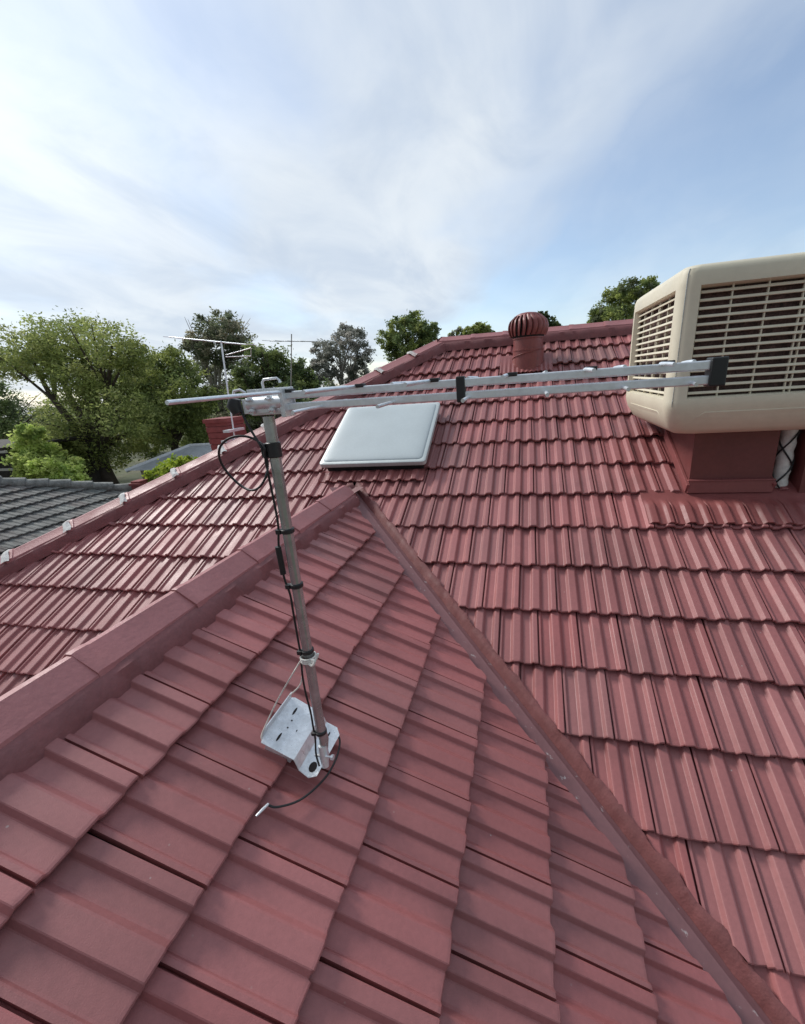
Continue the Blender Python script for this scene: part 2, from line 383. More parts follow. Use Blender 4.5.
# walls and eaves board
wl = MB()
def wallbox(x0, x1, y0, y1):
    wl.add([(x0, y0, -H), (x1, y0, -H), (x1, y1, -H), (x0, y1, -H), (x0, y0, EAVE-.1), (x1, y0, EAVE-.1), (x1, y1, EAVE-.1), (x0, y1, EAVE-.1)],
           [(0, 1, 5, 4), (1, 2, 6, 5), (2, 3, 7, 6), (3, 0, 4, 7), (4, 5, 6, 7)])
wallbox(-6.1, 5.1, yE+.5, yb-.5); wallbox(XVL+.5, xE-.5, -2.8, yE+.5)
wl.build('wall', 'wall', house)
for a, b in (((xE+.05, -3, 0), (xE+.05, yE-.05, 0)), ((xE+.05, yE-.05, 0), (5.2, yE-.05, 0)), ((XVL-.05, -3, 0), (XVL-.05, yE-.05, 0)), ((XVL-.05, yE-.05, 0), (xb-.05, yE-.05, 0)), ((xb-.05, yE-.05, 0), (xb-.05, yb, 0))):
    fb = MB(); a, b = Vector(a), Vector(b); d = (b-a).normalized(); fb.box((a+b)/2 + Z*(EAVE-.09), ((b-a).length, .1, .11), (d, d.cross(Z), Z)); fb.build('eaves_gutter', 'white_trim', house, bevel=.01)

# valley gutters with their rough mortar edge
def valley(d, hn_, nA, nB, name_label):
    A = Vector((XR, yA, ZR)); Ln = (EAVE-ZR)/d.z
    v = MB(); rows = []
    n = 60
    for i in range(n+1):
        p = A + d*(Ln*i/n) ; r = []
        for w, lift in ((-.22, -.03), (-.135, -.012), (-.055, 0), (-.042, .006), (-.028, 0), (0, -.002), (.10, -.04)):
            q = p + hn_*w
            z = max(zM(q.y), (zN(q.x) if d.x > 0 else ZR + TP*(q.x-XR)))
            r.append(Vector((q.x, q.y, z-.036+lift)))
        rows.append(r)
    v.grid(rows); vo = v.build('valley_gutter', 'gutter', house, smooth=40)
    # mortar pointed against the cut tile edge on the main slope (hn_ points to the main slope)
    mo = MB(); rg = random.Random(5); rows = []; n = 420
    for i in range(n+1):
        p = A + d*(Ln*i/n); b = 1+.35*mnoise.noise((i*.11, 0, 3)); 
        j = lambda a: rg.gauss(0, a)
        base = p + hn_*(-.008+.006*mnoise.noise((i*.12, 5, 0))+j(.0006)); base.z = max(zM(base.y), zN(base.x) if d.x > 0 else ZR+TP*(base.x-XR))-.036
        mid = p + hn_*(.008+j(.001)+.006*mnoise.noise((i*.16, 1, 0))); mid.z = zM(mid.y)-.012+j(.0008)
        top = p + hn_*(.028+.010*mnoise.noise((i*.09, 2, 0))+j(.0012)); top.z = zM(top.y)+.004+j(.001)+.006*mnoise.noise((i*.10, 9, 0))
        bk_ = p + hn_*(.044+.018*mnoise.noise((i*.1, 4, 7))+j(.0012)); bk_.z = zM(bk_.y)-.004+j(.0008)
        rows.append([base, mid, top, bk_])
    mo.grid(rows); mo.build('mortar', 'mortar', vo, smooth=60)
    return vo
valley(vr, -vnR if (-vnR).y > 0 else vnR, None, None, '')
valley(vl, -vnL if (-vnL).y > 0 else vnL, None, None, '')

# ridge and hip caps
def caps(name, A, d, length, side, drop, piece=.40, w=.10, h=.0, mort=.035, matn='cap', ends=None, seedn=1, flip=False, mdrop=.03, exact=False):
    """A: start at the top line of the cap; d: direction; side: horizontal unit to one side; drop: fall per metre either side (a, b)"""
    rg = random.Random(seedn); cp = MB(); n = max(1, round(length/piece)); pl = piece if exact else length/n; mm = MB(); ems = []
    upv = side.cross(d).normalized()
    if upv.z < 0: upv = -upv
    for i in range(n):
        j = rg.gauss(0, .003); tw = rg.gauss(0, .004)
        rows = []
        for s, gsc, lift in ((0, 1.05, .004), (.012, 1.06, .006), (.05, 1.05, .004), (.062, 1.02, .001), (pl*.5, 1.0, 0), (pl+.03, .98, -.002)) if not flip else ((0-.03, .96, -.004), (pl*.5, 1.0, 0), (pl-.055, 1.03, .002), (pl-.05, 1.09, .008), (pl-.012, 1.12, .011), (pl, 1.10, .009)):
            p = A + d*(i*pl+s); r = []
            for q in (-1, -.93, -.32, -.12, .12, .32, .93, 1):
                a = abs(q); dr = drop[0] if q < 0 else drop[1]
                zf = -.024 if a == 1 else (0 if a < .2 else (-.010 if a < .5 else 0))
                fall = dr*(a-.25)*w*1.25 if a > .25 else 0
                r.append(p + side*(q*w*gsc+j) + upv*(lift + zf - fall + tw*q + h))
            rows.append(r)
        cp.grid(rows)
        e0 = rows[0] if not flip else rows[-1]
        cc = sum(e0, Vector())/8
        cp.add(e0 + [cc - upv*.02], [(k, k+1, 8) for k in range(7)])
        if ends:
            pj = A + d*(i*pl if not flip else (i+1)*pl)
            for sgn in (1,):
                ring = []
                for s in (-.030, -.012, .012, .030):
                    ring.append([pj + d*(s+rg.gauss(0, .004)) + side*(q*w*1.17) + upv*((.017 if abs(s) < .02 else .006)+h - (max(0, abs(q)-.25)*drop[0 if q < 0 else 1]*w*1.25) + rg.gauss(0, .002)) for q in ends])
                em = MB(); em.grid(ring); ems.append(em)
    nn = int(length/.03)
    for sg in (-1, 1):
        dr = drop[0] if sg < 0 else drop[1]; rows = []
        for i in range(nn+1):
            p = A + d*(length*i/nn)
            e = [p + side*(sg*w*.92) + upv*(-dr*.70*w*1.15 - .012 + h)]
            o_ = w + mort*(1+.35*mnoise.noise((i*.22, sg*3, seedn)))
            e.append(p + side*(sg*(w+.6*mort)) + upv*(-dr*.75*w*1.25 - mdrop*.55 + h + .003*mnoise.noise((i*.5, sg, 2))))
            e.append(p + side*(sg*o_) + upv*(-dr*(o_-.25*w)*1.2 - mdrop + h - .012))
            e.append(p + side*(sg*(o_+.004)) + upv*(-dr*(o_-.25*w)*1.2 - mdrop + h - .06))
            rows.append(e)
        mm.grid(rows)
    co = cp.build(name, matn, house, smooth=28)
    mm.build('mortar', 'mortar_cap', co, smooth=50)
    for em in ems: em.build('mortar_collar', 'pale_mortar', co, label='pale bare mortar collar at a cap joint')
    return co
M['mortar_cap'] = mat('painted_cap_bedding', (.215, .078, .08), .65, var=.14, nscale=9, fine=60, bump=.8, bscale=70)
caps('ridge_cap', Vector((XR, -3, -.778)), Y, 3+2.95, X, (.78, .78), piece=.42, w=.098, mort=.034, seedn=2)
LH = (ZH-EAVE)/-hipd.z
sH = Vector((hipd.y, -hipd.x, 0)).normalized()
if sH.x < 0: sH = -sH       # towards the main slope
# drop of both slopes seen across the hip
caps('hip_cap', Vector((XH, YR, ZH+.085)), hipd, LH, sH, (.42, .42), exact=True, piece=.484, w=.122, mort=.03, ends=(-.8, -.5, -.25, .0, .25, .5, .8, 1.05), seedn=3, flip=True)
caps('hip_cap', Vector((XH, YR, ZH+.085)), hip2, LH, Vector((-hip2.y, hip2.x, 0)).normalized(), (.42, .42), piece=.40, w=.105, mort=.03, seedn=4, flip=True)
caps('ridge_cap', Vector((XH, YR, ZH+.085)), X, 6.2, Y, (.62, .62), piece=.40, w=.105, mort=.03, seedn=5)

# flashing dressed over the tiles
def dressed(xa, xb, ya, yb_, b0, h0):
  fl = MB(); rows = []; nj = int((xb-xa)*150)
  for i in range(15):
    f = i/14; r = []
    for j in range(nj+1):
        x = xa + (xb-xa)*j/nj; y = ya + (yb_-ya)*f
        u = ((x-.745)/.224) % 1.0; hp = 0
        for (u0, h0), (u1, h1) in zip(PROFM, PROFM[1:]):
            if u0 <= u <= u1: hp = h0+(h1-h0)*(u-u0)/(u1-u0)
        hp = max(hp, .0); blend = min(1, max(0, (f-b0)/.22))
        edge = .006*mnoise.noise((x*9, f*3, 0))
        hgt = (1-blend)*h0 + blend*(hp*1.05+.004) + edge*.4
        r.append(Vector((x, y+edge*blend*1.5, zM(y))) + nM*hgt)
    rows.append(r)
  rows.append([p - nM*.012 for p in rows[-1]])
  fl.grid(rows); return fl
dressed(.80, 2.40, 3.075, 2.775, .30, .016).build('flashing', 'flash', house, smooth=30, label='smooth flashing sheet dressed over the tiles under the cooler')

# brick chimney behind the hip
ch = MB()
for k in range(12):
    z0 = -1.25 + k*.078; j = .004*((-1)**k)
    ch.box((-4.02, 4.86, z0+.035), (.34+j, .34+j, .068)); ch.box((-4.02, 4.86, z0+.074), (.32, .32, .012))
ch.box((-4.02, 4.86, -.322), (.37, .37, .05))
ch.build('chimney', 'brick', house)

# ------------------------------------------------------------------ the skylight
def LM(a, s, h): return O_M + X*a + uM*s + nM*h
sky_ = root('skylight', 'square opal white domed skylight set in the red tiles', 'skylight', LM(-1.35, 4.15, 0))
a0, a1, s0, s1 = -1.838, -.852, 3.262/CP+.055, 4.085/CP+.03
def rr(a0, a1, s0, s1, h, r=.03, n=3):
    pts = []
    for (ca, cs, t0) in ((a1-r, s0+r, -math.pi/2), (a1-r, s1-r, 0), (a0+r, s1-r, math.pi/2), (a0+r, s0+r, math.pi)):
        for i in range(n+1):
            t = t0+math.pi/2*i/n; pts.append(LM(ca+r*math.cos(t), cs+r*math.sin(t), h))
    return pts
def loft(mb, rings, cap0=False, cap1=True):
    n = len(rings[0]); vs = [p for r in rings for p in r]
    fs = [(i*n+k, i*n+(k+1) % n, (i+1)*n+(k+1) % n, (i+1)*n+k) for i in range(len(rings)-1) for k in range(n)]
    if cap0: fs.append(tuple(range(n-1, -1, -1)))
    if cap1: fs.append(tuple((len(rings)-1)*n+k for k in range(n)))
    mb.add(vs, fs)
b_ = MB(); loft(b_, [rr(a0+.035, a1-.035, s0+.035, s1-.035, -.03, .01), rr(a0+.035, a1-.035, s0+.035, s1-.035, .062, .01)]); b_.build('curb', 'under', sky_)  # curb coloured near black, standing in for the shade gap below the frame
b_ = MB(); loft(b_, [rr(a0, a1, s0, s1, .060), rr(a0-.002, a1+.002, s0-.002, s1+.002, .064), rr(a0, a1, s0, s1, .098), rr(a0+.006, a1-.006, s0+.006, s1-.006, .102), rr(a0+.032, a1-.032, s0+.032, s1-.032, .1025), rr(a0+.034, a1-.034, s0+.034, s1-.034, .098)], True, False); b_.build('frame', 'frame', sky_, smooth=35)
b_ = MB(); rings = []
for q in range(9):
    t = q/8; ins = .030 + .15*t**2.2; rings.append(rr(a0+ins, a1-ins, s0+ins, s1-ins, .100+.022*math.sin(min(1, t*1.0)*math.pi/2), .03+.06*t))
for q in range(1, 4):
    ins = .20+.055*q; rings.append(rr(a0+ins, a1-ins, s0+ins, s1-ins, .122+.001*q, .09))
loft(b_, rings); b_.build('dome', 'dome', sky_, smooth=60)
b_ = dressed(-1.83, -.86, 3.36, 3.20, .12, .022)
b_.build('flashing', 'flash', sky_, smooth=50)

# ------------------------------------------------------------------ turbine vent
vb = LM(.005, 4.86/CP, 0)
vent = root('turbine_vent', 'dark red spinning turbine roof vent near the main ridge', 'vent', vb)
b_ = MB()
rows = []
for i in range(9):
    f = i/8; rows.append([LM(-.30+.56*j/60, 4.98/CP-.36*f, .024*(1-f*.6)+.006+.005*math.sin(j*1.25)*f) for j in range(61)])
b_.grid(rows); b_.build('flashing', 'flash', vent, smooth=50)
b_ = MB(); c0 = vb + Vector((0, 0, -.02)); b_.lathe(c0, [(.172, -.08), (.168, .05), (.166, .14), (.170, .142), (.170, .158), (.160, .160), (.158, .26), (.166, .262), (.166, .275), (.150, .277)], 40); b_.build('throat', 'vent', vent, smooth=40)
# spiral lock seam round the throat
b_ = MB(); b_.tube([c0 + Vector((.172*math.cos(t*.35+2.6), .172*math.sin(t*.35+2.6), .05+.012*t)) for t in range(0, 12)], .005, 6); b_.build('seam', 'vent', vent)
ch_ = c0 + Vector((0, 0, .29))
b_ = MB(); b_.lathe(ch_, [(.165, -.02), (.170, 0), (.150, .006), (.13, .03), (.13, .17), (.08, .2)], 32); b_.build('hub', 'under', vent, smooth=40)
b_ = MB(); b_.lathe(ch_, [(.13, .200), (.125, .212), (.09, .226), (.04, .234), (.001, .236)], 32, cap=False); b_.build('cap', 'vent', vent, smooth=50)
for k in range(22):
    b_ = MB(); th = 2*math.pi*k/22; rows = []
    for i in range(13):
        t = i/12; z = .0+.205*t
        rad = .165 + .050*math.sin(math.pi*min(1, (t*.92+.12)))**.8 - .05*max(0, t-.75)*2.2
        tw = .10*math.sin(math.pi*t)
        r = []
        for q in range(6):
            w = q/5; a = th + tw + w*.235; rr_ = rad*(1 - .13*(1-w)**1.4) + .006*math.sin(w*math.pi)
            r.append(ch_ + Vector((rr_*math.cos(a), rr_*math.sin(a), z)))
        rows.append(r)
    b_.grid(rows); b_.build('vane', 'vent', vent, smooth=60)

# ------------------------------------------------------------------ evaporative cooler
X0, X1, Y0, Y1 = .828, 1.985, 2.74, 3.92; ZB, ZT = -.455, .500
cool = root('evaporative_cooler', 'big beige evaporative cooler box with louvred sides standing over the roof', 'cooler', (1.43, 3.3, zM(3.0)))
def ring(ins, z, r=.07):
    pts = []; n = 5
    x0, x1, y0, y1 = X0+ins, X1-ins, Y0+ins, Y1-ins
    for ci, (cx, cy, t0) in enumerate(((x1-r, y0+r, -math.pi/2), (x1-r, y1-r, 0), (x0+r, y1-r, math.pi/2), (x0+r, y0+r, math.pi))):
        for i in range(n+1):
            t = t0+math.pi/2*i/n; pts.append(Vector((cx+r*math.cos(t), cy+r*math.sin(t), z)))
        # opening edges on the side that follows this corner
        e0, e1 = pts[-1], None
        nx = [(x1, y0+r), (x1-r, y1), (x0, y1-r), (x0+r, y0)]
        s_end = [Vector((x1, y1-r, z)), Vector((x0+r, y1, z)), Vector((x0, y0+r, z)), Vector((x1-r, y0, z))][ci]
        d = s_end-e0
        for q in (.012, .028, .972, .988): pts.append(e0+d*q)
    return pts
LV0, LV1 = -.225, .385
lev = [(.16, ZB), (.10, ZB+.012), (.055, ZB+.045), (.016, ZB+.12), (.004, ZB+.165), (.0, ZB+.19), (.0, LV0-.012), (.002, LV0), (.012, LV1), (.0125, LV1+.012), (.015, ZT-.05), (.024, ZT-.025), (.045, ZT-.008), (.10, ZT), (.35, ZT+.012)]
rgs = [ring(i, z, .07) for k, (i, z) in enumerate(lev)]
b_ = MB(); n = len(rgs[0]); per = n//4
vs = [p for r in rgs for p in r]; fs = []
opens = []
for i in range(len(rgs)-1):
    for k in range(n):
        if lev[i][1] == LV0 and k % per == per-3: opens.append((k, i)); continue
        fs.append((i*n+k, i*n+(k+1) % n, (i+1)*n+(k+1) % n, (i+1)*n+k))
fs.append(tuple((len(rgs)-1)*n+k for k in range(n))); fs.append(tuple(range(n-1, -1, -1)))
b_.add(vs, fs)
OP = []
for k, i in opens:
    q = [rgs[i][k], rgs[i][(k+1) % n], rgs[i+1][(k+1) % n], rgs[i+1][k]]
    c = sum(q, Vector())/4; ctr = Vector(((X0+X1)/2, (Y0+Y1)/2, c.z)); inn = (ctr-c).normalized()
    q2 = [p + inn*.045 + (c-p).normalized()*.022 for p in q]
    for e in range(4): b_.quad(q[e], q[(e+1) % 4], q2[(e+1) % 4], q2[e])
    OP.append((q, q2, inn))
b_.build('cabinet', 'beige', cool, smooth=32)
for q, q2, inn in OP:
    lo = MB()
    a, b, c, d = q2
    hor = (b-a).normalized(); wd = (b-a).length; upv = (d-a); ht = upv.length; upn = upv.normalized()
    bp = MB(); bp.quad(*[p + inn*.02 for p in q2]); 
    ns = 14
    for s in range(ns):
        ce = a + upn*(ht*(s+.5)/ns) + hor*wd/2 - inn*.012
        tl2 = (upn*.86 + inn*.5).normalized()
        lo.box(ce, (wd+.01, .0165, .007), (hor, tl2, hor.cross(tl2)))
    for f in ((.17, .36, .545, .575, .76, .93) if True else ()):
        lo.box(a + hor*(wd*f) + upn*(ht/2) - inn*.004, (.008, ht+.01, .016), (hor, upn, inn))
    lv = lo.build('louvre', 'beige', cool, bevel=.002)
    bp.build('pad', 'pad', lv)
# moulded panel on the tray, on each side
for (o_, hx) in (((X0+X1)/2, 0), ):
    for inn, hor, c in ((Y, X, Vector(((X0+X1)/2, Y0, 0))), (-Y, -X, Vector(((X0+X1)/2, Y1, 0))), (X, -Y, Vector((X0, (Y0+Y1)/2, 0))), (-X, Y, Vector((X1, (Y0+Y1)/2, 0)))):
        b_ = MB(); zt, zb2 = -.298, -.385; wd = .86
        def pp(s, z, o): return c + hor*s + Z*z + inn*o
        tk = .010
        top = [(-wd/2, zb2), (-wd/2+.012, zb2+.05), (-wd/2+.055, zt), (wd/2-.055, zt), (wd/2-.012, zb2+.05), (wd/2, zb2)]
        offz = lambda z: .018+max(0, (-.315-z))*.55
        fr = [pp(s*(.985), z-(.006 if z == zt else 0), offz(z)-.014) for s, z in top]; bk2 = [pp(s, z, offz(z)+.03) for s, z in top]
        nn2 = len(top); b_.add(fr+bk2, [tuple(range(nn2))]+[(i, (i+1) % nn2, nn2+(i+1) % nn2, nn2+i) for i in range(nn2)])
        b_.build('tray_panel', 'beige', cool, bevel=.004)
# corner seam
b_ = MB(); b_.tube([rgs[k][per*3+3]+Vector((-.0005, -.0005, 0)) for k in range(5, 12)], .0022, 5); b_.build('seam', 'mast', cool)
# duct (dropper) from the roof up to the cabinet
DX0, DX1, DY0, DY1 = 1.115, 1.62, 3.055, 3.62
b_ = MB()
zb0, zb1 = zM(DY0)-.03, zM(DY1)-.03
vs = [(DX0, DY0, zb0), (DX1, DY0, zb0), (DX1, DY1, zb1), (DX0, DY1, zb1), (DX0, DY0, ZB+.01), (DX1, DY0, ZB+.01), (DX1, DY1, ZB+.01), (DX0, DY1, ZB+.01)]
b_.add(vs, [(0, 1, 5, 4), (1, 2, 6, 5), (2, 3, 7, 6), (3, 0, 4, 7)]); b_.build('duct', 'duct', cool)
b_ = MB()
b_.box(((DX0+DX1)/2, DY0-.012, zM(DY0)+.030), (DX1-DX0+.02, .02, .085)); b_.box(((DX0+DX1)/2, DY0-.016, zM(DY0)+.078), (DX1-DX0+.03, .03, .010))
for xx in (DX0-.012, DX1+.012):
    p0, p1 = Vector((xx, DY0-.02, zM(DY0)+.02)), Vector((xx, DY1, zM(DY1)+.02)); d_ = (p1-p0).normalized()
    b_.box((p0+p1)/2, (.02, (p1-p0).length, .07), (X, d_, X.cross(d_)))
b_.build('collar_flashing', 'flash', cool, bevel=.003)
# pale insulated pipes beside the duct, wrapped with black wire
pz0, pz1 = zM(3.1)-.02, ZB+.02
b_ = MB(); pc = Vector((1.705, 3.12, 0))
b_.tube([pc + Vector((0, 0, pz0+(pz1-pz0)*i/16)) for i in range(17)], [.047+.004*math.sin(i*1.9) for i in range(17)], 16); pip = b_.build('insulated_pipe', 'foil', cool, smooth=60)
b_ = MB()
for sg, ph in ((1, .3), (-1, 1.2), (1, 3.4), (-1, 4.4)):
    b_.tube([pc + Vector((.053*math.cos(ph+sg*t*.42), .053*math.sin(ph+sg*t*.42), pz0+(pz1-pz0)*t/14)) for t in range(15)], .0055, 6)
b_.build('wire', 'black', pip)
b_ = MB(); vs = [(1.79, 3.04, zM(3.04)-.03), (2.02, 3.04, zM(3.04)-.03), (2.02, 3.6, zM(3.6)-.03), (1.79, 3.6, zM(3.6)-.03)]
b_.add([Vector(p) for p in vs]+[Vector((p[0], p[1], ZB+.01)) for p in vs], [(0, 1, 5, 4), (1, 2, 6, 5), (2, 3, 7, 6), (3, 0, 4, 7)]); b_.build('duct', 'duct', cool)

# ------------------------------------------------------------------ the new aerial on the wing roof
def LN(t, b, h): return O_N + dN*t + Y*b + nN*h
foot = Vector((-.715, .915, zN(-.715)))
ant = root('tv_antenna', 'shiny new television antenna on a leaning steel mast on the near roof', 'antenna', foot)
TOP = Vector((-.650, .945, -.062))
mf = LN(-.715/CP+.012, .915, .060)
mp_ = [mf + Vector((0, 0, .03)), mf + (TOP-mf)*.06 + Vector((.002, .006, 0)), mf + (TOP-mf)*.12, mf + (TOP-mf)*.20, TOP]
b_ = MB(); b_.tube(mp_, [.0145, .0155, .0155, .0148, .0146], 18); mast = b_.build('mast', 'mast', ant, smooth=50)
mdir = (TOP-mf).normalized()
def onmast(f): return mf + (TOP-mf)*f
# flattened, bolted foot of the mast
b_ = MB(); b_.tube([mf + Vector((0, 0, .05)), mf + Vector((.003, -.008, .015)), mf + Vector((.008, -.020, -.022))], [.0155, .016, .011], 12); b_.build('foot', 'galv', ant, smooth=50)
# base plate, folded galvanised sheet
t0_ = -.895/CP; 
def PL(t, b, h): return LN(t0_+t, b, h)
def sheet(mb, poly, hs, th=.003):
    top = [PL(t, b, h) for (t, b), h in zip(poly, hs)]; n_ = len(top)
    mb.add(top + [p - nN*th for p in top], [tuple(range(n_)), tuple(range(2*n_-1, n_-1, -1))] + [(i, n_+i, n_+(i+1) % n_, (i+1) % n_) for i in range(n_)])
b_ = MB(); bh = .040
sheet(b_, [(0, .880), (.006, .868), (.130, .868), (.130, 1.066), (.012, 1.072), (0, 1.066)], [bh]*6)
sheet(b_, [(.130, .868), (.160, .862), (.160, 1.062), (.130, 1.066)], [bh, bh-.024, bh-.024, bh])
sheet(b_, [(.160, .862), (.200, .855), (.222, .872), (.226, 1.040), (.205, 1.062), (.160, 1.062)], [bh-.024]*6)
b_.add([PL(0, .884, bh), PL(0, 1.062, bh), PL(-.006, 1.062, bh+.030), PL(-.006, .884, bh+.030), PL(-.003, .884, bh), PL(-.003, 1.062, bh), PL(-.009, 1.062, bh+.030), PL(-.009, .884, bh+.030)],
       [(0, 1, 2, 3), (4, 7, 6, 5), (3, 2, 6, 7), (0, 3, 7, 4), (1, 5, 6, 2)])
plate = b_.build('base_plate', 'galv', ant)
def slot(t, b, h, lt, lb):
    b_ = MB(); pts = []
    for i in range(12):
        a = 2*math.pi*i/12; pts.append(PL(t+lt*math.cos(a), b+lb*math.sin(a), h+.0012))
    b_.add(pts, [tuple(range(12))]); b_.build('slot', 'under', plate)
slot(.040, 1.022, bh, .004, .017); slot(.045, .912, bh, .004, .017); slot(.050, .985, bh, .003, .003); slot(.052, .955, bh, .003, .003); slot(.085, .96, bh, .002, .004)
slot(.196, .892, bh-.024, .013, .019); slot(.19, 1.02, bh-.024, .003, .012)
b_ = MB(); b_.lathe(PL(.205, .945, bh-.022), [(.012, 0), (.012, .004), (.008, .004), (.008, .012), (.006, .014)], 8, ax=(dN, Y, nN)); b_.build('bolt', 'galv', plate); b_ = MB(); b_.lathe(mf + Vector((.004, -.016, .02)), [(.004, -.03), (.004, .03), (.009, .03), (.009, .038)], 8, ax=(Y, Z, X)); b_.build('bolt', 'galv', plate)
for bb in (.89, .96, 1.04): b_ = MB(); b_.box(PL(.07, bb, bh/2-.01), (.10, .012, bh-.004), (dN, Y, nN)); b_.build('bracket_leg', 'galv', plate)
# booms
BY = .950; BX0, BX1 = -.622, .372
for zc in (-.0135, -.0420):
    b_ = MB(); b_.box(((BX0+BX1)/2, BY+.012, zc), (BX1-BX0, .018, .0185)); b_.build('boom', 'alu', ant, bevel=.0025)
# spacers
for x_, w_ in ((-.150, .020), ):
    b_ = MB(); b_.box((x_, BY+.012, -.0278), (w_, .030, .058)); b_.build('spacer', 'black', ant, bevel=.003)
b_ = MB(); b_.box((.374, BY+.012, -.027), (.030, .034, .056)); b_.build('end_cap', 'black', ant, bevel=.003)
# elements: alternate halves on the upper and the lower boom
ne = 12
for k in range(ne):
    f = k/(ne-1); ex = -.600 + .93*(1-(1-f)**1.15); hl = .362*(1-f) + .075*f
    for sg in (-1, 1):
        upper = (k % 2 == 0) == (sg < 0)
        z_ = -.0045 if upper else -.0460
        if k and sg < 0 and not upper: hl_ = hl*.42
        elif k: hl_ = hl*.8
        else: hl_ = hl
        b_ = MB(); b_.tube([(ex, BY+.012-sg*.006, z_), (ex, BY+.012+sg*hl_*.5, z_-.0005), (ex, BY+.012+sg*hl_, z_-.002)], .0042, 8)
        b_.build('element', 'alu', ant, smooth=50)
for k in range(ne):
    if k % 2: continue
    f = k/(ne-1); ex = -.600 + .93*(1-(1-f)**1.15)
    b_ = MB(); b_.box((ex+.012, BY+.012, -.003), (.022, .022, .009)); b_.build('insulator', 'black', ant, bevel=.002)
# clamp bracket between mast and boom
cl = MB(); cl.box((-.655, BY+.030, -.026), (.135, .003, .066)); cl.box((-.655, BY+.046, -.058), (.135, .034, .003)); cl.box((-.655, BY-.008, -.034), (.12, .003, .036)); cl.box((-.60, BY+.01, -.03), (.012, .05, .070))
clamp = cl.build('clamp', 'galv', ant, bevel=.001)
ub = MB()
for xx in (-.685, -.628):
    ub.tube([(xx, BY-.035, -.046), (xx, BY+.02, -.046)], .0035, 8); ub.tube([(xx, BY-.035, -.018), (xx, BY+.02, -.018)], .0035, 8)
    for zz_ in (-.018, -.046): ub.lathe((xx, BY-.014, zz_), [(.008, 0), (.008, .007), (.0035, .007)], 6, ax=(X, Z, -Y))
ub.tube([(-.672, BY+.03, -.010), (-.672, BY+.03, .022), (-.666, BY+.03, .029), (-.628, BY+.03, .030), (-.622, BY+.03, .024), (-.622, BY+.03, .018)], .0032, 8)
ub.tube([(-.70, BY-.004, -.028), (-.60, BY-.004, -.028)], .016, 12)
ub.build('bolt', 'galv', clamp, smooth=50)
bx = MB(); bx.tube([(-.732, BY-.01, -.012), (-.738, BY-.012, -.03), (-.730, BY-.012, -.05)], [.014, .018, .013], 12); bx.build('balun', 'black', ant, smooth=50)
# coaxial cable with its spare loop
def catmull(ps, n=8):
    ps = [Vector(p) for p in ps]; o = []
    for i in range(len(ps)-1):
        p0, p1, p2, p3 = ps[max(i-1, 0)], ps[i], ps[i+1], ps[min(i+2, len(ps)-1)]
        for k in range(n):
            t = k/n; o.append(.5*((2*p1)+(p2-p0)*t+(2*p0-5*p1+4*p2-p3)*t*t+(3*p1-p0-3*p2+p3)*t**3))
    return o+[ps[-1]]
lc = Vector((-.735, .925, -.178)); lr = .070
loop = [lc + Vector((lr*math.cos(a), .012*math.sin(a*2), lr*1.04*math.sin(a))) for a in [R(v) for v in range(-25, -325, -20)]]
down = []
for f in (.80, .74, .68, .60, .55, .50, .42, .36, .30, .24, .17, .12, .07):
    s_ = -.021 - (.010 if f in (.68, .60) else 0) - (.006 if f in (.30, .24) else 0)
    down.append(onmast(f) + Vector((s_, -.008, 0)))
down += [mf + Vector((-.018, -.020, .03)), mf + Vector((-.008, -.03, -.01))]
cp_ = [(-.722, BY-.01, -.045), (-.705, .935, -.085), (-.675, .925, -.135)] + [tuple(onmast(.915)+Vector((-.020, -.010, 0)))] + [tuple(onmast(.89)+Vector((-.018, -.012, 0)))] + [tuple(p) for p in loop] + [tuple(onmast(.935)+Vector((-.012, -.022, 0))), tuple(onmast(.90)+Vector((-.019, -.016, 0)))] + [tuple(p) for p in down]
b_ = MB(); b_.tube(catmull(cp_, 6), .0031, 8); cable = b_.build('cable', 'black', ant, smooth=60)
b_ = MB(); b_.tube([(-.735, BY-.012, -.008), (-.728, BY-.012, .006), (-.712, BY-.010, .008), (-.70, BY-.008, .0)], .0035, 8); b_.build('connector', 'galv', cable)
b_ = MB(); b_.tube([onmast(.685)+Vector((-.032, -.010, 0)), onmast(.610)+Vector((-.030, -.010, 0))], .0085, 10); b_.build('joiner', 'black', cable, smooth=50)
for f, hh_ in ((.925, .040), (.725, .014), (.575, .014), (.375, .014), (.095, .012)):
    b_ = MB(); c_ = onmast(f); ax_ = mdir; a_ = ax_.cross(Y).normalized(); b2_ = ax_.cross(a_)
    b_.lathe(c_, [(.0165, -hh_/2), (.0190, -hh_/2+.002), (.0190, hh_/2-.002), (.0165, hh_/2)], 18, ax=(a_, b2_, ax_))
    b_.box(c_ + Vector((-.020, -.010, 0)), (.014, .014, hh_*.9)); b_.build('tape', 'black', ant, smooth=40)
# white cord guying the mast to the plate
kn = onmast(.355) + Vector((.002, -.004, 0))
b_ = MB()
for q in range(3):
    c_ = kn + mdir*(.006*(q-1)); a_ = mdir.cross(Y).normalized(); b2_ = mdir.cross(a_)
    b_.tube([c_ + (a_*math.cos(t*.4)+b2_*math.sin(t*.4))*.0225 for t in range(17)], .0032, 6)
b_.tube(catmull([kn + Vector((.018, -.018, .0)), kn + Vector((.030, -.020, .004)), kn + Vector((.040, -.016, .016)), kn + Vector((.045, -.014, .030))]), .0035, 6)
b_.tube(catmull([kn + Vector((.014, -.022, -.004)), kn + Vector((.026, -.026, -.006)), kn + Vector((.034, -.022, .008)), kn + Vector((.022, -.018, .006))]), .0045, 6)
b_.tube(catmull([kn + Vector((-.018, -.014, 0)), PL(-.006, .92, bh+.16), PL(-.006, .884, bh+.030), PL(.002, .876, bh+.004)]), .0026, 6)
